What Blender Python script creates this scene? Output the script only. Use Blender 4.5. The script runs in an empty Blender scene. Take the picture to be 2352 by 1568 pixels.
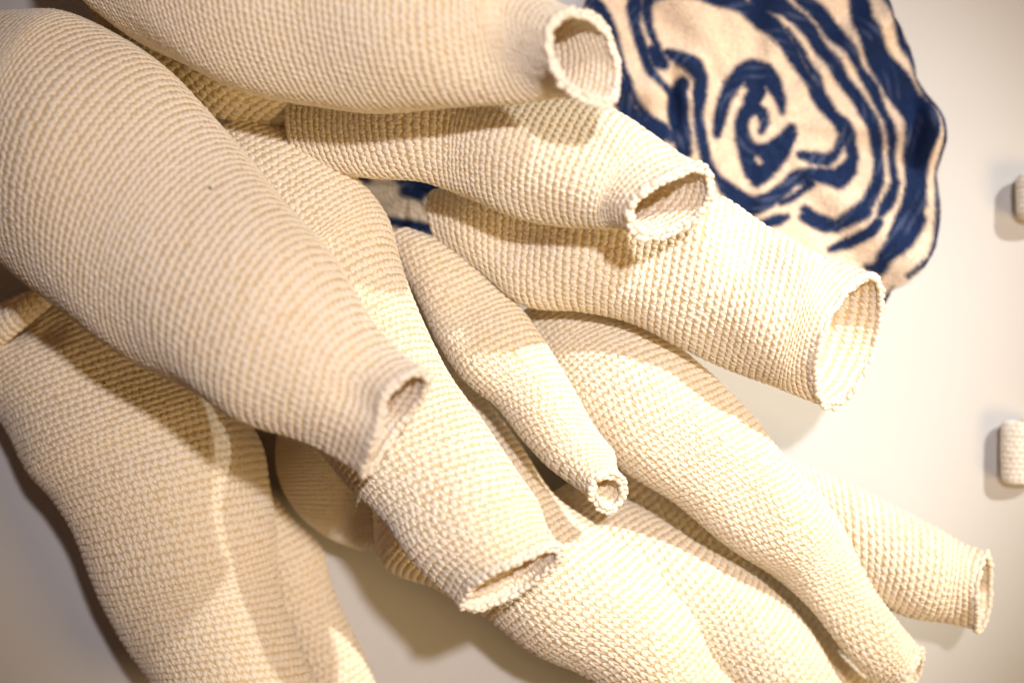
import bpy, math
import numpy as np
from mathutils import Vector

rng = np.random.default_rng(7)
SC = bpy.context.scene
COL = SC.collection

# ------------------------------------------------------------------ camera
CAM_D = 1.10          # camera to wall, metres
FRAME_W = 0.70        # width of the view at the wall, metres
PW, PH = 2352.0, 1568.0


def at(px, py, d):
    """a point seen at (px, py), standing d metres out from the wall"""
    k = FRAME_W / PW * (CAM_D - d) / CAM_D
    return np.array([(px - PW / 2) * k, -d, (PH / 2 - py) * k])


cam_d = bpy.data.cameras.new("camera")
cam = bpy.data.objects.new("camera", cam_d)
COL.objects.link(cam)
cam.location = (0, -CAM_D, 0)
cam.rotation_euler = (math.radians(90), 0, 0)
cam_d.sensor_width = 36.0
cam_d.lens = 36.0 * CAM_D / FRAME_W
cam_d.clip_start = 0.01
cam_d.clip_end = 100.0
cam_d.dof.use_dof = True
cam_d.dof.focus_distance = CAM_D - 0.15
cam_d.dof.aperture_fstop = 2.8
SC.camera = cam

# ------------------------------------------------------------------ light
world = bpy.data.worlds.new("World")
SC.world = world
world.use_nodes = True
bg = world.node_tree.nodes["Background"]
bg.inputs[0].default_value = (1.0, 0.52, 0.34, 1)
bg.inputs[1].default_value = 0.075



def spot(name, pos, aim, energy, color, size, radius):
    ld = bpy.data.lights.new(name, 'SPOT')
    ld.energy = energy
    ld.color = color
    ld.spot_size = math.radians(size)
    ld.spot_blend = 1.0
    ld.shadow_soft_size = radius
    o = bpy.data.objects.new(name, ld)
    o.location = pos
    o.rotation_euler = (Vector(aim) - Vector(pos)).to_track_quat('-Z', 'Y').to_euler()
    COL.objects.link(o)


# gallery spots: a strong warm one from the upper right, steep to the wall; a weaker rosy one from farther out;
# and an added soft amber fill from the lower right, brightening the shaded wool
spot("gallery_spot", (2.09, -2.43, 1.76), (0.09, 0.0, -0.09), 640.0, (1.0, 0.965, 0.88), 10.8, 0.045)
spot("gallery_spot", (0.27, -1.80, 0.38), (0.01, 0.0, 0.05), 106.0, (1.0, 0.90, 0.89), 33, 0.04)
spot("fill_spot", (1.7, -1.5, -0.75), (0.16, 0.0, 0.04), 190.0, (1.0, 0.67, 0.29), 38, 0.60)

SC.view_settings.view_transform = 'Standard'
SC.view_settings.look = 'None'
SC.view_settings.gamma = 1.0
SC.view_settings.exposure = 0.0
SC.view_settings.use_curve_mapping = False
SC.render.engine = 'CYCLES'
SC.cycles.use_denoising = True
SC.cycles.max_bounces = 8
SC.cycles.diffuse_bounces = 5
SC.cycles.transmission_bounces = 8


# ------------------------------------------------------------------ materials
def new_mat(name):
    m = bpy.data.materials.new(name)
    m.use_nodes = True
    nt = m.node_tree
    b = nt.nodes["Principled BSDF"]
    return m, nt, b


def wool(name, col, col2, attr=None, bump=0.35, trans=0.28, tcol=(1.0, 0.79, 0.32, 1)):
    m, nt, b = new_mat(name)
    N, L = nt.nodes, nt.links
    tc = N.new("ShaderNodeTexCoord")
    n1 = N.new("ShaderNodeTexNoise")
    n1.inputs["Scale"].default_value = 140
    n1.inputs["Detail"].default_value = 3
    L.new(tc.outputs["Object"], n1.inputs["Vector"])
    n0 = N.new("ShaderNodeTexNoise")
    n0.inputs["Scale"].default_value = 16
    n0.inputs["Detail"].default_value = 4
    L.new(tc.outputs["Object"], n0.inputs["Vector"])
    add = N.new("ShaderNodeMath")
    add.operation = 'ADD'
    L.new(n1.outputs["Fac"], add.inputs[0])
    L.new(n0.outputs["Fac"], add.inputs[1])
    mr = N.new("ShaderNodeMapRange")
    mr.inputs[1].default_value = 0.75
    mr.inputs[2].default_value = 1.25
    L.new(add.outputs[0], mr.inputs[0])
    mix = N.new("ShaderNodeMix")
    mix.data_type = 'RGBA'
    L.new(mr.outputs[0], mix.inputs[0])
    if attr:
        at_ = N.new("ShaderNodeAttribute")
        at_.attribute_name = attr
        dk = N.new("ShaderNodeMix")
        dk.data_type = 'RGBA'
        dk.blend_type = 'MULTIPLY'
        dk.inputs[0].default_value = 1.0
        dk.inputs[7].default_value = (0.86, 0.85, 0.86, 1)
        L.new(at_.outputs["Color"], dk.inputs[6])
        L.new(at_.outputs["Color"], mix.inputs[6])
        L.new(dk.outputs[2], mix.inputs[7])
    else:
        mix.inputs[6].default_value = (*col, 1)
        mix.inputs[7].default_value = (*col2, 1)
    L.new(mix.outputs[2], b.inputs["Base Color"])
    b.inputs["Roughness"].default_value = 0.9
    b.inputs["Specular IOR Level"].default_value = 0.15
    b.inputs["Sheen Weight"].default_value = 0.22 if not attr else 0.0
    b.inputs["Sheen Roughness"].default_value = 0.45
    b.inputs["Sheen Tint"].default_value = (1.0, 0.93, 0.9, 1)
    nb = N.new("ShaderNodeTexNoise")
    nb.inputs["Scale"].default_value = 900
    nb.inputs["Detail"].default_value = 2
    L.new(tc.outputs["Object"], nb.inputs["Vector"])
    bp = N.new("ShaderNodeBump")
    bp.inputs["Strength"].default_value = bump
    bp.inputs["Distance"].default_value = 0.0006
    L.new(nb.outputs["Fac"], bp.inputs["Height"])
    L.new(bp.outputs[0], b.inputs["Normal"])
    if trans > 0:
        out = N["Material Output"]
        tr = N.new("ShaderNodeBsdfTranslucent")
        tr.inputs[0].default_value = tcol
        ms = N.new("ShaderNodeMixShader")
        ms.inputs[0].default_value = trans
        L.new(b.outputs[0], ms.inputs[1])
        L.new(tr.outputs[0], ms.inputs[2])
        L.new(ms.outputs[0], out.inputs[0])
    return m


M_STITCH = wool("cream_wool", (0.97, 0.94, 0.85), (0.96, 0.91, 0.77))
M_FABRIC = wool("amber_shade_ground", (0.95, 0.87, 0.65), (0.94, 0.83, 0.57), trans=0.5)  # deeper amber than the stitches: warm shade in the gaps put into the colour
M_RIM = wool("cream_wool_edge", (0.97, 0.94, 0.88), (0.95, 0.91, 0.82))
M_STUB = wool("white_wool", (0.97, 0.96, 0.93), (0.95, 0.94, 0.90), trans=0.1)
M_ROSE = wool("dyed_wool", None, None, attr="yarn", trans=0.0)


def wall_mat():
    m, nt, b = new_mat("wall_paint")
    N, L = nt.nodes, nt.links
    tc = N.new("ShaderNodeTexCoord")
    n = N.new("ShaderNodeTexNoise")
    n.inputs["Scale"].default_value = 4
    n.inputs["Detail"].default_value = 6
    L.new(tc.outputs["Object"], n.inputs["Vector"])
    mix = N.new("ShaderNodeMix")
    mix.data_type = 'RGBA'
    mix.inputs[6].default_value = (0.53, 0.533, 0.535, 1)
    mix.inputs[7].default_value = (0.57, 0.573, 0.575, 1)
    L.new(n.outputs["Fac"], mix.inputs[0])
    L.new(mix.outputs[2], b.inputs["Base Color"])
    b.inputs["Roughness"].default_value = 0.75
    b.inputs["Specular IOR Level"].default_value = 0.25
    n2 = N.new("ShaderNodeTexNoise")
    n2.inputs["Scale"].default_value = 220
    n2.inputs["Detail"].default_value = 4
    L.new(tc.outputs["Object"], n2.inputs["Vector"])
    bp = N.new("ShaderNodeBump")
    bp.inputs["Strength"].default_value = 0.12
    bp.inputs["Distance"].default_value = 0.0008
    L.new(n2.outputs["Fac"], bp.inputs["Height"])
    L.new(bp.outputs[0], b.inputs["Normal"])
    return m


# ------------------------------------------------------------------ mesh helpers
def mesh_obj(name, V, F, mat, parent=None, cols=None):
    """V (n,3), F (m,3) or (m,4): one mesh object"""
    V = np.asarray(V, dtype=np.float32)
    F = np.asarray(F, dtype=np.int32)
    me = bpy.data.meshes.new(name)
    k = F.shape[1]
    me.vertices.add(len(V))
    me.vertices.foreach_set("co", V.ravel())
    me.loops.add(F.size)
    me.loops.foreach_set("vertex_index", F.ravel())
    me.polygons.add(len(F))
    me.polygons.foreach_set("loop_start", np.arange(0, F.size, k, dtype=np.int32))
    me.polygons.foreach_set("use_smooth", np.ones(len(F), dtype=bool))
    if cols is not None:
        a = me.color_attributes.new("yarn", 'FLOAT_COLOR', 'POINT')
        c = np.ones((len(V), 4), dtype=np.float32)
        c[:, :3] = cols
        a.data.foreach_set("color", c.ravel())
    me.update(calc_edges=True)
    me.materials.append(mat)
    o = bpy.data.objects.new(name, me)
    COL.objects.link(o)
    if parent is not None:
        o.parent = parent
    return o


def grid_faces(m, k, wrap=True):
    i = np.arange(m - 1)[:, None]
    kk = k if wrap else k - 1
    j = np.arange(kk)[None, :]
    j2 = (j + 1) % k
    f = np.stack([i * k + j, i * k + j2, (i + 1) * k + j2, (i + 1) * k + j], -1)
    return f.reshape(-1, 4)


def dome_proto(seg=8):
    """an oval bead open below: returns unit (a, b, h) points and triangles"""
    rings = [(1.0, -0.25), (0.86, 0.52), (0.5, 0.88)]
    v, f = [], []
    for r, h in rings:
        for k in range(seg):
            t = 2 * math.pi * k / seg
            v.append((r * math.cos(t), r * math.sin(t), h))
    v.append((0, 0, 1.0))
    for q in range(len(rings) - 1):
        for k in range(seg):
            a, b = q * seg + k, q * seg + (k + 1) % seg
            c, d = b + seg, a + seg
            f += [(a, b, c), (a, c, d)]
    top = len(v) - 1
    q = (len(rings) - 1) * seg
    for k in range(seg):
        f.append((q + k, q + (k + 1) % seg, top))
    return np.array(v), np.array(f)


def ball_proto(seg=8, rg=5):
    v, f = [(0, 0, -1)], []
    for q in range(1, rg):
        a = -math.pi / 2 + math.pi * q / rg
        for k in range(seg):
            t = 2 * math.pi * k / seg
            v.append((math.cos(a) * math.cos(t), math.cos(a) * math.sin(t), math.sin(a)))
    v.append((0, 0, 1))
    for k in range(seg):
        f.append((0, 1 + (k + 1) % seg, 1 + k))
    for q in range(rg - 2):
        for k in range(seg):
            a, b = 1 + q * seg + k, 1 + q * seg + (k + 1) % seg
            f += [(a, b, b + seg), (a, b + seg, a + seg)]
    t = len(v) - 1
    q = 1 + (rg - 2) * seg
    for k in range(seg):
        f.append((q + k, q + (k + 1) % seg, t))
    return np.array(v, float), np.array(f)


DOME_V, DOME_F = dome_proto()
BALL_V, BALL_F = ball_proto()


def norm(a):
    return a / np.maximum(np.linalg.norm(a, axis=-1, keepdims=True), 1e-9)


def hermite(t_k, Y, t):
    """smooth curve through Y at knots t_k (monotone-ish finite-difference tangents)"""
    Y = np.asarray(Y, float)
    d = np.diff(Y, axis=0) / np.diff(t_k)[:, None]
    m = np.empty_like(Y)
    h = np.diff(t_k)
    m[0], m[-1] = d[0], d[-1]
    w = (h[1:] / (h[1:] + h[:-1]))[:, None]
    m[1:-1] = d[:-1] * w + d[1:] * (1 - w)
    i = np.clip(np.searchsorted(t_k, t, side='right') - 1, 0, len(t_k) - 2)
    hh = h[i]
    u = ((t - t_k[i]) / hh)[:, None]
    hh = hh[:, None]
    u2, u3 = u * u, u * u * u
    return ((2 * u3 - 3 * u2 + 1) * Y[i] + (u3 - 2 * u2 + u) * hh * m[i]
            + (-2 * u3 + 3 * u2) * Y[i + 1] + (u3 - u2) * hh * m[i + 1])


class Surface:
    """a tube: table of points and outward normals over (along, around)"""

    def __init__(self, stations, mouth=None, mouth_d=0.03, blend=0.16, lumps=0.02, dents=(), M=200, K=128, seed=1):
        r = np.random.default_rng(seed)
        P, Q, asp = [], [], []
        for s in stations:
            P.append(at(*s[0], s[2]))
            Q.append(at(*s[1], s[2]))
            asp.append([s[3] if len(s) > 3 else 0.9])
        P, Q = np.array(P), np.array(Q)
        C = (P + Q) / 2
        tk = np.concatenate([[0], np.cumsum(np.linalg.norm(np.diff(C, axis=0), axis=1))])
        fine = np.linspace(0, tk[-1], 600)
        Cf = hermite(tk, C, fine)
        L = np.concatenate([[0], np.cumsum(np.linalg.norm(np.diff(Cf, axis=0), axis=1))])
        self.length = L[-1]
        t = np.interp(np.linspace(0, L[-1], M), L, fine)
        C = hermite(tk, C, t)
        Lat = hermite(tk, (Q - P) / 2, t)
        A = hermite(tk, np.array(asp), t)[:, 0]
        T = norm(np.gradient(C, axis=0))
        ln = norm(Lat)
        w = np.linalg.norm(Lat, axis=1)
        Bn = norm(np.cross(ln, T))
        flip = np.where(Bn[:, 1] > 0, -1.0, 1.0)[:, None]      # towards the camera (-y)
        Bn = Bn * flip
        # thickness measured on the true perpendicular width
        wp = w * np.linalg.norm(np.cross(ln, T), axis=1)
        h = wp * A
        th = np.arange(K) / K * 2 * math.pi
        c, s = np.cos(th), np.sin(th)
        u = np.linspace(0, 1, M)
        lump = np.zeros((M, K))
        for _ in range(9):
            n = r.integers(1, 5)
            f = r.uniform(2, 11)
            lump += np.sin(n * th[None] + f * 2 * u[:, None] * self.length / 0.3 + r.uniform(0, 6.3)) / 9
        lump = 1 + lumps * 2.2 * lump
        off = (w[:, None, None] * c[None, :, None] * ln[:, None, :]
               + h[:, None, None] * s[None, :, None] * Bn[:, None, :]) * lump[:, :, None]
        if mouth is not None:
            pts = np.array(mouth, float)
            pq = np.vstack([pts, pts[:1]])
            dl = np.concatenate([[0], np.cumsum(np.linalg.norm(np.diff(pq, axis=0), axis=1))])
            # point nearest the far edge of the last station is half way round
            pe = np.array(stations[-1][0], float)
            half = np.argmin(np.linalg.norm(pts - pe, axis=1))
            frac = np.where(np.arange(len(pq)) <= half,
                            0.5 * dl / dl[half], 0.5 + 0.5 * (dl - dl[half]) / (dl[-1] - dl[half]))
            px = np.interp(th / (2 * math.pi), frac, pq[:, 0])
            py = np.interp(th / (2 * math.pi), frac, pq[:, 1])
            for _ in range(3):
                px = 0.25 * np.roll(px, 1) + 0.5 * px + 0.25 * np.roll(px, -1)
                py = 0.25 * np.roll(py, 1) + 0.5 * py + 0.25 * np.roll(py, -1)
            dd = stations[-1][2]
            ring = np.array([at(px[k], py[k], dd + mouth_d * s[k]) for k in range(K)]) - C[-1]
            b = np.clip((u - (1 - blend)) / blend, 0, 1)
            b = (b * b * (3 - 2 * b))[:, None, None]
            off = off * (1 - b) + ring[None] * b
        self.tab = C[:, None, :] + off
        for px, py, rad, dep in dents:              # dents pressed into the side that faces the room
            t0 = self.tab.reshape(-1, 3)
            k = FRAME_W / PW * (CAM_D + t0[:, 1]) / CAM_D
            e = np.hypot(t0[:, 0] / k + PW / 2 - px, PH / 2 - t0[:, 2] / k - py) + 4000 * t0[:, 1]
            p0 = t0[np.argmin(e)]
            q = np.linalg.norm(self.tab - p0, axis=2)
            g = np.exp(-(q / rad) ** 2)[..., None]
            inw = norm(C[:, None, :] - self.tab)
            self.tab = self.tab + inw * g * dep
        self.C = C
        dU = np.gradient(self.tab, axis=0)
        dV = (np.roll(self.tab, -1, 1) - np.roll(self.tab, 1, 1))
        n = norm(np.cross(dU, dV))
        sgn = np.sign(np.sum(n * (self.tab - C[:, None, :]), axis=(1, 2)).sum())
        self.nor = n * sgn
        self.flip = sgn
        self.M, self.K = M, K
        seglen = np.linalg.norm(np.roll(self.tab, -1, 1) - self.tab, axis=2)
        self.circ = seglen.sum(1)
        self.w = w

    def ev(self, u, v):
        """u in 0..1 along, v in turns around"""
        M, K = self.M, self.K
        x = np.clip(u, 0, 1) * (M - 1)
        i = np.minimum(x.astype(np.int64), M - 2)
        fx = (x - i)[..., None]
        y = np.mod(v, 1.0) * K
        j = y.astype(np.int64) % K
        fy = (y - np.floor(y))[..., None]
        j2 = (j + 1) % K
        i2 = i + 1

        def bl(T):
            return (T[i, j] * (1 - fx) + T[i2, j] * fx) * (1 - fy) + (T[i, j2] * (1 - fx) + T[i2, j2] * fx) * fy
        p = bl(self.tab)
        # slight run-on beyond the rim
        return p, norm(bl(self.nor))


def stitch_mesh(S, row, width, u0=0.0, u1=1.0, inside=False, height=0.00075, r=rng, base=0.0):
    """rows of single-crochet stitches: every stitch two leaning legs of yarn"""
    n_rows = max(2, int(round((u1 - u0) * S.length / row)))
    du = (u1 - u0) / n_rows
    cu, cv, dv_ = [], [], []
    slant = 0.0
    for i in range(n_rows):
        u = u0 + (i + 0.5) * du
        circ = np.interp(u, np.linspace(0, 1, S.M), S.circ)
        if inside:
            circ *= 0.93
        n = max(6, int(round(circ / width)))
        slant += 0.5
        v = (np.arange(n) + slant % 1.0) / n - 0.25 + r.normal(0, 0.05, n) / n
        cu.append(np.full(n, u) + r.normal(0, 0.05, n) * du)
        cv.append(v)
        dv_.append(np.full(n, 1.0 / n))
    cu, cv, dv_ = map(np.concatenate, (cu, cv, dv_))
    n = len(cu)
    Vs, Fs = [], []
    nv = len(DOME_V)
    a, b, h = DOME_V[:, 0], DOME_V[:, 1], DOME_V[:, 2]
    for leg in (-1, 1):                 # the plump loop in front, and the leg that tucks in beside it
        if leg < 0:
            hl = 0.53 * (1 + r.normal(0, 0.07, n))[:, None]
            hw = 0.40 * (1 + r.normal(0, 0.09, n))[:, None]
            ang = (-0.38 + r.normal(0, 0.16, n))[:, None]
            x0, y0 = -0.10, 0.0
            hh = height * (1 + r.normal(0, 0.13, n))[:, None]
        else:
            hl = 0.42 * (1 + r.normal(0, 0.09, n))[:, None]
            hw = 0.24 * (1 + r.normal(0, 0.12, n))[:, None]
            ang = (0.50 + r.normal(0, 0.16, n))[:, None]
            x0, y0 = 0.38, 0.10
            hh = height * 0.80 * (1 + r.normal(0, 0.15, n))[:, None]
        x = x0 + hw * a * np.cos(ang) + hl * b * np.sin(ang)
        y = y0 - hw * a * np.sin(ang) + hl * b * np.cos(ang)
        z = hh * h + 0.00025 * y
        u = cu[:, None] + y * du
        v = cv[:, None] + x * dv_[:, None]
        p, nn = S.ev(u, v)
        if inside:
            p = p - nn * (0.0022 + z[..., None])
        else:
            p = p + nn * (base + z[..., None])
        Vs.append(p.reshape(-1, 3))
        idx = np.arange(n)[:, None, None] * nv + DOME_F[None]
        Fs.append(idx.reshape(-1, 3) + len(Vs[0]) * (leg > 0))
    V = np.concatenate(Vs)
    F = np.concatenate(Fs)
    return V, F


def rim_mesh(S, pitch, thick=0.0017, r=rng):
    ring = S.tab[-1]
    K = S.K
    seg = np.linalg.norm(np.roll(ring, -1, 0) - ring, axis=1)
    cum = np.concatenate([[0], np.cumsum(seg)])
    n = max(8, int(round(cum[-1] / pitch)))
    tt = (np.arange(n) + 0.5) / n * cum[-1]
    j = np.interp(tt, cum, np.arange(K + 1)) / K
    one = np.ones(n)
    p, nn = S.ev(one, j)
    pb, _ = S.ev(one * 0.985, j)
    ax = norm(p - pb)
    p2, _ = S.ev(one, j + 0.004)
    T = norm(p2 - p)
    Vs, Fs = [], []
    k = 0
    for side in (1, -1, 0):
        m = len(p)
        jit = r.normal(0, 0.0004, (m, 3))
        if side == 0:
            c = p - ax * 0.0004 - nn * 0.0010 + jit
            d = T
            ln_, th = pitch * 0.62, thick * 1.05
        else:
            c = p + ax * 0.0012 + nn * (side * 0.00125 - 0.0010) + jit
            d = norm(T + side * 0.42 * nn + 0.22 * ax)
            ln_, th = pitch * 0.66, thick * (1 + 0.1 * r.normal(0, 1, m))
        e1 = norm(np.cross(d, ax))
        e2 = norm(np.cross(d, e1))
        th = np.broadcast_to(np.asarray(th, float), (m,))[:, None, None]
        V = (c[:, None, :] + BALL_V[None, :, 2:3] * ln_ * d[:, None, :]
             + BALL_V[None, :, 0:1] * th * e1[:, None, :] + BALL_V[None, :, 1:2] * th * e2[:, None, :])
        idx = np.arange(m)[:, None, None] * len(BALL_V) + BALL_F[None]
        Vs.append(V.reshape(-1, 3))
        Fs.append(idx.reshape(-1, 3) + k)
        k += m * len(BALL_V)
    return np.concatenate(Vs), np.concatenate(Fs)


def fabric_mesh(S, rows=90, K=64, open_end=True):
    u = np.linspace(0, 1, rows)
    v = np.arange(K) / K
    U, Vv = np.meshgrid(u, v, indexing='ij')
    p, n = S.ev(U, Vv)
    outer = p - n * 0.00025
    if not open_end:
        V = outer.reshape(-1, 3)
        F = [grid_faces(rows, K)]
        c0, c1 = len(V), len(V) + 1
        V = np.vstack([V, outer[0].mean(0), outer[-1].mean(0)])
        j = np.arange(K)
        F.append(np.stack([(j + 1) % K, j, np.full(K, c0), np.full(K, c0)], -1))
        b = (rows - 1) * K
        F.append(np.stack([b + j, b + (j + 1) % K, np.full(K, c1), np.full(K, c1)], -1))
        q = np.concatenate(F)
    else:
        inner = (p - n * 0.0021)[::-1]
        lay = np.concatenate([outer, inner])
        V = lay.reshape(-1, 3)
        q = grid_faces(2 * rows, K)
        c0 = len(V)
        V = np.vstack([V, outer[0].mean(0), inner[-1].mean(0)])
        j = np.arange(K)
        b = (2 * rows - 1) * K
        q = np.concatenate([q, np.stack([(j + 1) % K, j, np.full(K, c0), np.full(K, c0)], -1),
                            np.stack([b + j, b + (j + 1) % K, np.full(K, c0 + 1), np.full(K, c0 + 1)], -1)])
    # to triangles, dropping empty ones
    tri = np.concatenate([q[:, [0, 1, 2]], q[:, [0, 2, 3]]])
    ok = (tri[:, 0] != tri[:, 1]) & (tri[:, 1] != tri[:, 2]) & (tri[:, 0] != tri[:, 2])
    return V, tri[ok]


def tag(o, label, cat, group=None):
    o["label"] = label
    o["category"] = cat
    if group:
        o["group"] = group


PITCH = 0.0047


def crochet_tube(name, label, cat, stations, mouth=None, mouth_d=0.03, blend=0.16, lumps=0.03, dents=(), mat=None, seed=1,
                 row=PITCH, width=PITCH, height=0.00075, open_end=True, deep=0.11, group=None, rim=True):
    S = Surface(stations, mouth, mouth_d, blend, lumps, dents, seed=seed)
    base = S.tab[0].mean(0)
    root = bpy.data.objects.new(name, None)
    root.empty_display_size = 0.02
    COL.objects.link(root)
    root.location = Vector(base)
    tag(root, label, cat, group)
    r = np.random.default_rng(seed + 50)
    rows = int(np.clip(S.length / 0.0035, 24, 110))
    V, F = fabric_mesh(S, rows=rows, open_end=open_end)
    mesh_obj("fabric", V - base, F, M_FABRIC, root)
    V, F = stitch_mesh(S, row, width, height=height, r=r)
    o = mesh_obj("stitches", V - base, F, mat or M_STITCH, root)
    o["kind"] = "stuff"
    if open_end:
        V, F = stitch_mesh(S, row, width, u0=max(0.0, 1 - deep / S.length), u1=0.995, inside=True, height=height, r=r)
        o = mesh_obj("inner_stitches", V - base, F, M_STITCH, root)
        o["kind"] = "stuff"
        if rim:
            V, F = rim_mesh(S, PITCH * 0.92, thick=0.0018, r=r)
            mesh_obj("rim", V - base, F, M_RIM, root)
    return root, S


# ------------------------------------------------------------------ the setting: the wall
wv = np.array([(-3, 0, -2.2), (3, 0, -2.2), (3, 0, 2.2), (-3, 0, 2.2),
               (-3, 0.1, -2.2), (3, 0.1, -2.2), (3, 0.1, 2.2), (-3, 0.1, 2.2)])
wf = np.array([(0, 1, 2, 3), (5, 4, 7, 6), (0, 4, 5, 1), (1, 5, 6, 2), (2, 6, 7, 3), (3, 7, 4, 0)])
wall = mesh_obj("wall", wv, wf, wall_mat())
wall.data.polygons.foreach_set("use_smooth", np.zeros(6, dtype=bool))
wall["kind"] = "structure"
wall["label"] = "plain white painted gallery wall behind the crochet pieces"

# ------------------------------------------------------------------ the tubes
G_TUBES = "cream crocheted tubes fanning out from the wall"
TUBES = {}


def T(key, label, stations, **kw):
    kw.setdefault("group", G_TUBES)
    TUBES[key] = crochet_tube("crochet_tube", label, "crochet tube", stations, **kw)


T("A", "big cream crocheted tube at the left, running diagonally to a pinched, blurred mouth", [
    ((-150, 34), (-330, 420), .13), ((60, 32), (-120, 505), .14), ((200, 42), (30, 615), .15),
    ((330, 120), (140, 705), .17), ((520, 310), (300, 820), .195), ((640, 450), (440, 900), .215),
    ((760, 590), (580, 985), .23), ((860, 715), (690, 1040), .24, .8), ((930, 800), (770, 1072), .248, .7),
    ((975, 850), (825, 1088), .255, .6)],
  mouth=[(825, 1088), (838, 1055), (850, 1010), (858, 960), (853, 915), (870, 885), (905, 868), (945, 850), (978, 846),
         (983, 872), (965, 915), (932, 960), (900, 1000), (870, 1045), (845, 1078)],
  mouth_d=.024, blend=.22, seed=11, dents=[(800, 880, .016, .009), (815, 930, .012, .006), (300, 300, .05, .006), (520, 640, .04, -.004)], row=0.0045, width=0.0045)

T("B", "thick cream crocheted tube across the top with a wide round mouth before the blue rosette", [
    ((150, -420), (230, 20), .15), ((380, -400), (380, 130), .165), ((600, -330), (560, 212), .185),
    ((820, -240), (800, 250), .208), ((1020, -150), (1010, 238), .228), ((1180, -60), (1210, 240), .243),
    ((1290, 8), (1390, 246), .27)],
  mouth=[(1392, 243), (1335, 232), (1284, 202), (1250, 156), (1232, 106), (1234, 58), (1262, 26), (1304, 14),
         (1354, 28), (1394, 70), (1416, 135), (1414, 190), (1408, 226)],
  mouth_d=.018, blend=.16, seed=12, dents=[(900, 60, .05, -.006), (1180, 120, .03, .008), (700, 120, .04, .005)], row=0.0039, width=0.0039)

T("bulge", "shadowed cream crocheted bulge tucked under the thick top tube", [
    ((430, -190), (180, -80), .09), ((480, -80), (222, 40), .10), ((550, 10), (290, 140), .105),
    ((640, 90), (400, 212), .11), ((690, 150), (490, 266), .11), ((740, 190), (580, 285), .11),
    ((770, 230), (670, 300), .11)],
  open_end=False, seed=13, row=0.0052, width=0.0052)

T("C", "cream crocheted tube with an oval mouth, second from the top", [
    ((690, 205), (725, 400), .11), ((830, 205), (850, 410), .13), ((960, 200), (970, 414), .148),
    ((1100, 205), (1065, 450), .155), ((1250, 212), (1180, 495), .17), ((1400, 242), (1310, 520), .185),
    ((1510, 314), (1400, 530), .195), ((1610, 378), (1460, 546), .212)],
  mouth=[(1470, 546), (1442, 525), (1430, 490), (1442, 455), (1470, 422), (1512, 400), (1560, 386), (1610, 377),
         (1630, 400), (1632, 440), (1618, 480), (1590, 508), (1550, 530), (1505, 545)],
  mouth_d=.017, blend=.16, seed=14, dents=[(1330, 300, .03, .008), (1440, 380, .02, .004)], row=0.0042, width=0.0042)

T("D", "cream crocheted tube pointing right to a tall sharp open mouth over the bare wall", [
    ((990, 440), (1010, 560), .085, .8), ((1090, 420), (1100, 625), .095), ((1220, 420), (1200, 700), .105),
    ((1370, 430), (1330, 716), .115), ((1500, 440), (1450, 745), .12), ((1640, 452), (1570, 795), .126),
    ((1760, 522), (1690, 850), .13), ((1880, 580), (1790, 893), .134), ((2008, 624), (1888, 932), .138)],
  mouth=[(1888, 932), (1870, 890), (1868, 840), (1880, 780), (1902, 722), (1937, 672), (1975, 638), (2006, 625),
         (2022, 660), (2019, 720), (2005, 790), (1983, 850), (1953, 903), (1920, 930)],
  mouth_d=.035, blend=.16, seed=15, dents=[(1180, 560, .025, .010), (1560, 560, .03, .006), (1720, 575, .02, .007), (1630, 500, .022, -.008), (1760, 720, .03, -.003)], row=0.0045, width=0.0045)

T("E", "cream crocheted tube in the middle ending in a flat, half collapsed mouth", [
    ((600, 270), (480, 330), .10, .8), ((720, 330), (520, 450), .11, .8), ((815, 405), (560, 590), .115, .8),
    ((885, 490), (610, 720), .12, .8), ((915, 590), (660, 800), .13, .8), ((960, 710), (710, 900), .14, .75),
    ((1020, 830), (725, 1015), .155, .7), ((1100, 950), (798, 1112), .17, .65), ((1190, 1090), (888, 1203), .185, .6),
    ((1250, 1180), (960, 1305), .195, .5), ((1288, 1250), (1052, 1395), .205, .4)],
  mouth=[(1054, 1393), (1078, 1345), (1130, 1312), (1190, 1286), (1250, 1254), (1285, 1250),
         (1287, 1275), (1255, 1310), (1210, 1345), (1150, 1378), (1090, 1398)],
  mouth_d=.016, blend=.12, seed=16, dents=[(980, 880, .03, .005), (1090, 1180, .03, -.004)], row=0.0044, width=0.0044)

T("F", "narrow cream crocheted tube in the centre curling to a small round mouth", [
    ((930, 522), (893, 548), .085), ((1010, 552), (915, 600), .09), ((1100, 610), (955, 680), .095),
    ((1180, 690), (1000, 780), .10), ((1245, 780), (1065, 870), .11), ((1310, 885), (1140, 930), .118),
    ((1365, 980), (1200, 1005), .126), ((1415, 1045), (1265, 1075), .135), ((1436, 1100), (1345, 1160), .145)],
  mouth=[(1370, 1160), (1353, 1132), (1358, 1102), (1383, 1086), (1410, 1084), (1430, 1097),
         (1434, 1122), (1424, 1150), (1405, 1168), (1386, 1171)],
  mouth_d=.010, blend=.13, seed=17, dents=[(1060, 700, .02, .005), (1250, 960, .02, -.003)], row=0.0041, width=0.0041)

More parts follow.
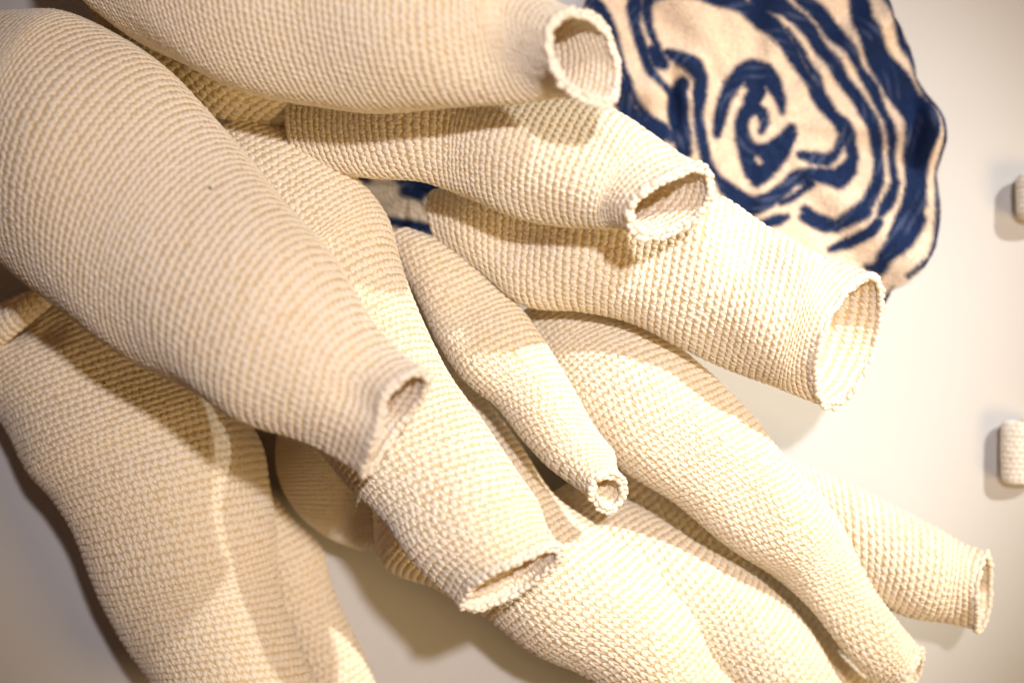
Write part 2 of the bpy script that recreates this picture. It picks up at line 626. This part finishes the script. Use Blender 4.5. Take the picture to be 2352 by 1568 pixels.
T("G", "long cream crocheted tube below the tall mouth, narrowing to the lower right corner", [
    ((1330, 690), (1170, 760), .06), ((1460, 740), (1240, 860), .076), ((1600, 830), (1330, 980), .096),
    ((1700, 930), (1430, 1080), .103), ((1800, 1045), (1550, 1155), .104), ((1890, 1140), (1660, 1245), .1),
    ((1950, 1240), (1770, 1318), .09), ((2015, 1365), (1870, 1412), .088, .8), ((2065, 1430), (1945, 1500), .09, .7),
    ((2110, 1482), (2034, 1602), .080, .5)],
  mouth=[(2036, 1602), (2066, 1566), (2096, 1530), (2108, 1500), (2110, 1482), (2118, 1498), (2108, 1540), (2076, 1585), (2050, 1608)],
  mouth_d=.016, blend=.1, seed=18, dents=[(1560, 1020, .03, .006), (1720, 1160, .03, .006), (1920, 1360, .02, .005)], row=0.0041, width=0.0041, lumps=.03)

T("H", "short cream crocheted tube lying on the wall at the far right, mouth seen edge on", [
    ((1780, 1040), (1800, 1180), .072), ((1860, 1075), (1900, 1260), .072), ((1960, 1115), (1970, 1340), .074),
    ((2090, 1180), (2060, 1405), .075), ((2190, 1230), (2150, 1430), .076), ((2266, 1263), (2238, 1448), .077)],
  mouth=[(2238, 1446), (2240, 1400), (2239, 1350), (2246, 1300), (2264, 1264),
         (2271, 1290), (2270, 1350), (2264, 1408), (2251, 1443)],
  mouth_d=.022, blend=.25, seed=19, row=0.0048, width=0.0048)

T("I", "ribbed cream crocheted tube wedged between two others at the bottom right", [
    ((1340, 1110), (1240, 1200), .035), ((1440, 1150), (1310, 1290), .056), ((1600, 1245), (1450, 1400), .078),
    ((1740, 1330), (1570, 1500), .078), ((1850, 1435), (1680, 1590), .078), ((1935, 1570), (1780, 1700), .078),
    ((1990, 1680), (1850, 1780), .078)], seed=20, row=0.0046, width=0.0046)

T("N", "crocheted tube deep in the dark gap under the long narrowing one", [
    ((1380, 930), (1280, 1000), .03), ((1500, 1020), (1370, 1130), .032), ((1640, 1130), (1500, 1260), .033),
    ((1780, 1250), (1640, 1390), .033), ((1900, 1390), (1760, 1510), .032), ((1990, 1540), (1860, 1640), .03)],
  seed=26, row=0.005, width=0.005)

T("J", "cream crocheted tube passing under the flat mouth towards the bottom edge", [
    ((1060, 850), (860, 1050), .06), ((1130, 940), (862, 1180), .065), ((1200, 1030), (885, 1295), .07),
    ((1280, 1140), (1000, 1352), .078), ((1370, 1207), (1110, 1412), .085), ((1500, 1292), (1225, 1497), .09),
    ((1592, 1390), (1345, 1550), .09), ((1640, 1490), (1440, 1620), .085), ((1700, 1550), (1530, 1690), .08),
    ((1770, 1610), (1600, 1740), .08)], seed=21, row=0.0047, width=0.0047)

T("K", "large cream crocheted tube at the lower left, half in the shadow of the one above", [
    ((100, 665), (-150, 830), .05, .8), ((260, 720), (-60, 895), .055, .8), ((420, 830), (5, 975), .06, .8),
    ((540, 920), (70, 1095), .063, .8), ((600, 1020), (130, 1155), .066, .8), ((612, 1110), (170, 1212), .068, .8),
    ((628, 1220), (210, 1300), .07, .8), ((635, 1320), (250, 1400), .07, .8), ((670, 1440), (300, 1500), .074, .8),
    ((715, 1560), (360, 1585), .078, .8), ((770, 1680), (420, 1690), .078, .8)], seed=22, dents=[(35, 755, .010, .010), (65, 728, .010, .012), (95, 700, .010, .010), (520, 1200, .03, .006), (430, 1420, .04, .005)], row=0.0045, width=0.0045)

T("K2", "slim cream crocheted tube behind the large lower left one, a bright stripe along it", [
    ((600, 1090), (500, 1150), .027), ((668, 1185), (550, 1250), .027), ((738, 1263), (580, 1330), .027),
    ((757, 1335), (610, 1400), .027), ((791, 1414), (650, 1470), .027), ((832, 1495), (690, 1560), .027),
    ((870, 1590), (730, 1660), .027), ((900, 1680), (770, 1740), .027)], seed=23, row=0.0047, width=0.0047)

T("L", "smooth round cream bulb in deep shade behind the flat mouthed tube", [
    ((800, 880), (720, 880), .035), ((900, 920), (665, 920), .036), ((945, 1000), (640, 1000), .038),
    ((955, 1080), (638, 1080), .04), ((950, 1150), (668, 1150), .042), ((935, 1205), (718, 1205), .042),
    ((905, 1243), (778, 1243), .042), ((860, 1262), (830, 1262), .042)],
  open_end=False, seed=24, row=.0026, width=.0028, height=.0006)

crochet_tube("crochet_fold", "rolled edge of cream crochet at the left margin, in shade under the big diagonal tube", "crochet fold", [
    ((-60, 770), (-30, 820), .085), ((-5, 722), (25, 775), .09), ((35, 692), (66, 742), .092),
    ((75, 664), (108, 708), .092), ((125, 628), (155, 668), .088)],
    open_end=False, seed=27, row=.0046, width=.0046)

# ------------------------------------------------------------------ small stubs on the wall
def stub(label, x0, x1, y0, y1, d, seed):
    m = (y0 + y1) / 2
    q = (x1 - x0)
    half = [(0, .36), (3, .16), (9, .06), (20, .01), (40, 0)]
    st = [((x1 - q * f, y0 + o), (x0 + q * f, y0 + o), d, .62) for o, f in half]
    st += [((x1 - q * f, y1 - o), (x0 + q * f, y1 - o), d, .62) for o, f in reversed(half)]
    crochet_tube("crochet_stub", label, "crochet stub", st, open_end=False, seed=seed, row=.0036, width=.0036,
                 height=.0004, group="small crocheted stubs on the wall", lumps=.02, mat=M_STUB)


stub("small cream stub on the wall at the right edge, beside the blue rosette", 2335, 2445, 395, 505, .013, 31)
stub("small cream stub low on the wall at the right edge, well below the blue rosette", 2300, 2395, 964, 1112, .010, 32)


# ------------------------------------------------------------------ blue and cream rosettes
def z3(pts):
    return [(1525.1 + x * .35157, y * .35157, w * .35157) for x, y, w in pts]


def z6(pts):
    return [(1525.1 + x * .35157, 505.3 + y * .35157, w * .35157) for x, y, w in pts]


def zc(pts):
    return [(1286.25 + x * .2461, y * .2461, w * .2461) for x, y, w in pts]


def cr(pts):
    k = .91875 / 1.9603
    return [(1286.25 + x * k, y * k, w * k) for x, y, w in pts]


STROKES = [
    cr([(768, 660, 14), (778, 590, 24), (800, 500, 30), (840, 420, 34), (890, 360, 40), (945, 335, 42), (1000, 360, 44), (1045, 415, 38), (1075, 480, 26), (1088, 545, 12)]),
    cr([(985, 645, 12), (1000, 600, 20), (990, 555, 26), (955, 530, 30), (910, 555, 32), (885, 610, 32), (890, 670, 34), (920, 725, 36), (970, 750, 36), (1030, 735, 32), (1085, 690, 28), (1135, 630, 16)]),
    cr([(950, 390, 50), (955, 450, 48), (940, 510, 36)]),
    cr([(890, 690, 24), (910, 770, 30), (940, 850, 30), (960, 905, 14)]),
    cr([(960, 890, 26), (1000, 850, 40), (1050, 790, 42), (1100, 730, 34), (1140, 660, 16)]),
    cr([(950, 800, 50), (1000, 790, 40)]),
    # long loop round the heart
    zc([(1000, 500, 30), (1120, 580, 70), (1240, 640, 80), (1310, 740, 60), (1300, 900, 55), (1290, 1060, 40), (1300, 1220, 45), (1320, 1380, 35), (1350, 1520, 30)]),
    z3([(250, 940, 26), (290, 1050, 18), (340, 1160, 18), (410, 1240, 40), (490, 1300, 56), (570, 1350, 56), (680, 1310, 45), (790, 1230, 38), (850, 1165, 40), (940, 1140, 34),
        (1040, 1150, 50), (1130, 1170, 66), (1200, 1110, 52), (1232, 1030, 34), (1205, 900, 34), (1150, 815, 44), (1080, 740, 36), (1010, 660, 28), (960, 560, 28), (890, 440, 32),
        (810, 310, 42), (720, 200, 52), (600, 100, 52), (480, 30, 48), (350, -10, 45)]),
    z3([(880, 1010, 22), (960, 1035, 32), (1060, 1055, 36), (1130, 1000, 24), (1165, 900, 24)]),
    z3([(870, 1160, 40), (960, 1200, 20), (860, 1280, 18), (760, 1330, 14)]),
    z3([(600, 20, 46), (760, 60, 48), (880, 130, 46), (960, 220, 40), (1040, 350, 40), (1110, 450, 36), (1200, 570, 36), (1280, 680, 36), (1340, 800, 38), (1380, 930, 34), (1400, 1040, 22),
        (1390, 1200, 36), (1330, 1320, 38), (1220, 1420, 46), (1120, 1480, 36), (1000, 1440, 36), (920, 1370, 30)]),
    z3([(800, 1420, 16), (740, 1440, 32), (640, 1470, 22)]),
    z3([(800, 200, 10), (900, 350, 18), (980, 500, 20), (1040, 640, 22), (1100, 720, 20)]),
    z3([(880, -10, 42), (960, 50, 46), (1040, 140, 46), (1120, 240, 46), (1190, 330, 30), (1270, 440, 20), (1340, 560, 36), (1400, 690, 24), (1440, 800, 26), (1475, 930, 20), (1490, 1060, 16),
        (1500, 1200, 26), (1450, 1330, 36), (1400, 1400, 22)]),
    z3([(1270, -60, 60), (1270, 0, 60), (1280, 150, 58), (1330, 280, 62), (1400, 400, 76), (1480, 520, 86), (1570, 640, 90), (1640, 760, 98), (1650, 900, 92), (1640, 1050, 72), (1640, 1200, 66),
        (1620, 1350, 72), (1560, 1480, 74), (1500, 1568, 60)]),
    z3([(1420, -40, 20), (1430, 0, 20), (1470, 130, 8), (1540, 280, 26), (1610, 380, 18), (1640, 500, 12), (1700, 620, 12), (1780, 740, 24), (1803, 900, 14), (1797, 1050, 10), (1785, 1200, 10),
        (1775, 1350, 10), (1772, 1500, 14)]),
    z6([(900, -20, 26), (1050, 50, 28), (1180, 20, 36), (1300, -50, 36)]),
    z6([(1080, 195, 16), (1200, 150, 32), (1320, 90, 32), (1380, 20, 26)]),
    z6([(1330, 310, 22), (1390, 330, 32), (1420, 240, 44), (1480, 180, 62), (1560, 90, 80), (1620, 0, 76)]),
    z6([(1772, 0, 14), (1765, 150, 14), (1700, 260, 12), (1600, 340, 10), (1560, 370, 10)]),
    z6([(1430, 545, 14), (1480, 460, 8)]),
    # left of the heart, by the top tube's mouth
    zc([(180, -60, 60), (260, 20, 60), (360, 100, 55), (430, 180, 40), (470, 260, 22), (520, 380, 12), (570, 560, 12), (590, 700, 30), (640, 860, 24), (700, 960, 26), (770, 1050, 30), (840, 1130, 40), (960, 1220, 60), (1030, 1290, 50)]),
    zc([(520, 760, 60), (560, 900, 70), (650, 1060, 70), (800, 1200, 60), (930, 1290, 50)]),
    zc([(690, -40, 60), (700, 60, 60), (690, 220, 40), (730, 360, 45), (770, 480, 45), (800, 600, 35), (850, 700, 32), (920, 780, 30), (1000, 850, 34), (1080, 900, 50), (1130, 800, 60)]),
    zc([(830, -40, 50), (810, 80, 40), (830, 250, 30), (860, 350, 30), (900, 440, 34), (900, 530, 50), (960, 630, 34), (900, 600, 40), (850, 480, 40)]),
    zc([(1090, 880, 80), (1100, 1000, 90), (1110, 1120, 80), (1130, 1250, 80), (1140, 1400, 60), (1180, 1440, 30)]),
    zc([(640, 60, 20), (680, 180, 30)]),
    zc([(860, -30, 40), (1000, -60, 40), (1300, -30, 40), (1500, 20, 50)]),
]
CREAM = [
    cr([(905, 445, 6), (870, 490, 11), (845, 545, 15), (830, 610, 19), (828, 680, 24), (845, 760, 22), (875, 830, 14)]),
    cr([(1005, 490, 6), (1035, 520, 13), (1052, 570, 15), (1050, 620, 13), (1030, 665, 8)]),
    cr([(948, 585, 6), (944, 630, 10), (962, 668, 11), (990, 682, 7)]),
    cr([(968, 780, 8), (975, 795, 8)]),
]
STROKES_2 = [
    [(828, 404, 8), (845, 412, 6)],
    [(905, 398, 12), (950, 415, 24), (1000, 425, 28), (1055, 440, 20)],
    [(930, 440, 10), (965, 450, 10)],
    [(885, 505, 6), (920, 515, 10), (960, 520, 9), (1000, 530, 10), (1035, 548, 10)],
    [(700, 300, 20), (760, 480, 20), (860, 600, 22), (1000, 640, 20)],
    [(760, 250, 20), (900, 240, 26), (1050, 280, 20), (1150, 400, 20), (1140, 540, 20)],
]


def stroke_field(x, y, strokes):
    """how deep inside a dyed stroke each point lies (positive inside)"""
    best = np.full(x.shape, -1e9)
    for s in strokes:
        a = np.array(s)
        for k in range(len(a) - 1):
            p, q = a[k], a[k + 1]
            d = q[:2] - p[:2]
            L2 = max(d @ d, 1e-6)
            t = np.clip(((x - p[0]) * d[0] + (y - p[1]) * d[1]) / L2, 0, 1)
            dist = np.hypot(x - p[0] - t * d[0], y - p[1] - t * d[1])
            best = np.maximum(best, p[2] + (q[2] - p[2]) * t - dist)
    return best


def wavy(x, y, f, ph):
    return (np.sin(x * f + ph) * np.cos(y * f * 1.3 + ph * 2.1) + np.sin((x + y) * f * 0.71 + ph * 3.3)) * 0.5


def rosette(name, label, center, outline, strokes, pitch_px, folds, seed, h0=.004, undyed=None):
    r = np.random.default_rng(seed)
    o = np.array(outline, float)
    ang = np.arctan2(o[:, 1] - center[1], o[:, 0] - center[0])
    rad = np.hypot(o[:, 1] - center[1], o[:, 0] - center[0])
    k = np.argsort(ang)
    ang, rad = ang[k], rad[k]
    ang = np.concatenate([ang[-1:] - 2 * math.pi, ang, ang[:1] + 2 * math.pi])
    rad = np.concatenate([rad[-1:], rad, rad[:1]])

    def R(t):
        return np.interp(np.mod(t + math.pi, 2 * math.pi) - math.pi, ang, rad)

    def height(rr, t, x, y):
        e = rr ** 1.6
        h = h0 + 0.004 + e * (0.008 + 0.007 * np.sin(9 * t + 1.3) + 0.004 * np.sin(17 * t + .5))
        h = h + 0.0016 * wavy(x, y, .035, 1.0) * (0.3 + rr)
        for fx, fy, sx, sy, a in folds:
            h = h + a * np.exp(-((x - fx) / sx) ** 2 - ((y - fy) / sy) ** 2)
        return np.maximum(h, 0.0022)

    def place(rr, t):
        q = R(t) * rr
        x, y = center[0] + q * np.cos(t), center[1] + q * np.sin(t)
        d = height(rr, t, x, y)
        kk = FRAME_W / PW * (CAM_D - .008) / CAM_D
        return np.stack([(x - PW / 2) * kk, -d, (PH / 2 - y) * kk], -1), x, y

    cream = np.array([0.80, 0.67, 0.53])
    navy = np.array([0.010, 0.025, 0.085])
    pale = np.array([0.13, 0.17, 0.29])

    def colour(x, y, soft, jit):
        f = stroke_field(x, y, strokes) + 4.0 + 2.0 * wavy(x, y, .06, 2.0)
        if undyed:
            f = np.minimum(f, -stroke_field(x, y, undyed) - .5)
        f = f + jit
        a = np.clip(f / soft + 0.5, 0, 1)
        a = (a * a * (3 - 2 * a))[..., None]
        c = cream * (1 - a) + navy * a
        # paler, streaky dye along the rows
        t = np.arctan2(y - center[1], x - center[0])
        q = np.hypot(x - center[0], y - center[1])
        streak = np.sin(q * .30 + 2 * np.sin(t * 3)) * .5 + wavy(x, y, .05, 5.0)
        wash = np.clip(streak * 1.0 - .38, 0, 1)[..., None] * a
        return c * (1 - .45 * wash) + pale * .45 * wash

    Rm = rad.mean()
    n_r = int(Rm / pitch_px)
    rr, tt, dr, dt = [], [], [], []
    for i in range(n_r):
        q = (i + .5) / n_r
        n = max(5, int(2 * math.pi * q * Rm / pitch_px))
        rr.append(np.full(n, q) + r.normal(0, .08, n) / n_r)
        tt.append((np.arange(n) + .5 * (i % 2) + r.normal(0, .08, n)) / n * 2 * math.pi)
        dr.append(np.full(n, 1 / n_r))
        dt.append(np.full(n, 2 * math.pi / n))
    rr, tt, dr, dt = map(np.concatenate, (rr, tt, dr, dt))
    n = len(rr)
    x0, y0 = place(rr, tt)[1:]
    a, b, h = DOME_V[:, 0], DOME_V[:, 1], DOME_V[:, 2]
    tw = (0.35 + r.normal(0, .15, n))[:, None]
    xx = .60 * a * np.cos(tw) + .56 * b * np.sin(tw)
    yy = -.60 * a * np.sin(tw) + .56 * b * np.cos(tw)
    P, xv, yv = place(np.clip(rr[:, None] + yy * dr[:, None], 0, 1.01), tt[:, None] + xx * dt[:, None])
    cl = colour(.5 * xv + .5 * x0[:, None], .5 * yv + .5 * y0[:, None], 15.0, r.normal(0, .8, n)[:, None])
    cl = cl * (1 + r.normal(0, .05, n))[:, None, None]
    P[..., 1] -= h[None] * .0006 * (1 + r.normal(0, .15, n))[:, None]
    nv = len(DOME_V)
    F = (np.arange(n)[:, None, None] * nv + DOME_F[None]).reshape(-1, 3)
    root = bpy.data.objects.new(name, None)
    root.empty_display_size = .02
    COL.objects.link(root)
    base, _, _ = place(np.array([0.0]), np.array([0.0]))
    base = base[0].copy()
    base[1] = 0
    root.location = Vector(base)
    st = mesh_obj("stitches", P.reshape(-1, 3) - base, F, M_ROSE, root, cols=cl.reshape(-1, 3))
    st["kind"] = "stuff"
    # ground fabric, closed slab
    gr, gt = 70, 200
    q, t = np.meshgrid(np.linspace(0.002, 1, gr), np.arange(gt) / gt * 2 * math.pi, indexing='ij')
    P, x, y = place(q, t)
    P[..., 1] += .0002
    back = P.copy()
    back[..., 1] += .0018
    cg = colour(x, y, 8.0, 0)
    V = np.concatenate([P, back[::-1]]).reshape(-1, 3)
    C2 = np.concatenate([cg, cg[::-1]]).reshape(-1, 3)
    mesh_obj("fabric", V - base, grid_faces(2 * gr, gt), M_ROSE, root, cols=C2)
    tag(root, label, "rosette", "blue and cream crocheted rosettes on the wall")
    return root


rosette("crochet_rosette", "ruffled navy and cream crocheted rosette with a central spiral, flat on the wall",
        (1745, 280),
        [(2028, -10), (2040, 50), (2088, 110), (2100, 180), (2150, 262), (2160, 330), (2152, 400), (2156, 470), (2142, 570),
         (2095, 632), (2045, 662), (2034, 696), (1960, 720), (1850, 700), (1745, 720), (1600, 690), (1480, 600), (1400, 480),
         (1360, 330), (1345, 180), (1340, 40), (1370, -60), (1480, -130), (1620, -160), (1780, -150), (1920, -110)],
        STROKES, 7.4,
        [(1548, 250, 12, 50, -.016), (1580, 150, 40, 30, .014), (1500, 230, 30, 60, .006), (1600, 330, 22, 60, .004),
         (2100, 310, 14, 60, -.014), (2130, 310, 14, 60, .008)], 41, undyed=CREAM)

rosette("crochet_rosette", "second navy and cream rosette, nearly hidden behind the tubes left of centre",
        (940, 430),
        [(1180, 430), (1150, 560), (1080, 640), (940, 680), (800, 640), (720, 560), (690, 430), (720, 300), (810, 220),
         (940, 190), (1070, 220), (1150, 310)],
        STROKES_2, 10.0, [], 42)


# ------------------------------------------------------------------ specks of lint on the wool
def speck(label, key, px, py, seed):
    S = TUBES[key][1]
    t0 = S.tab.reshape(-1, 3)
    k = FRAME_W / PW * (CAM_D + t0[:, 1]) / CAM_D
    e = np.hypot(t0[:, 0] / k + PW / 2 - px, PH / 2 - t0[:, 2] / k - py) + 4000 * t0[:, 1]
    i = np.argmin(e)
    p, n = t0[i], S.nor.reshape(-1, 3)[i]
    r = np.random.default_rng(seed)
    V = BALL_V * np.array([.0009, .0007, .0006]) * (1 + r.normal(0, .18, (len(BALL_V), 1)))
    o = mesh_obj("lint_speck", V, BALL_F, M_LINT)
    o.location = Vector(p + n * .0015)
    tag(o, label, "lint", "dark specks of lint on the wool")


M_LINT, _nt, _b = new_mat("lint")
_b.inputs["Base Color"].default_value = (.03, .015, .012, 1)
_b.inputs["Roughness"].default_value = .9
speck("tiny dark lint speck on the big diagonal tube", "A", 485, 436, 61)
speck("tiny dark lint speck on the shadowed part of the lower left tube", "K", 243, 878, 62)
0 and print("TRIS", sum(len(o.data.polygons) for o in bpy.data.objects if o.type == 'MESH'))
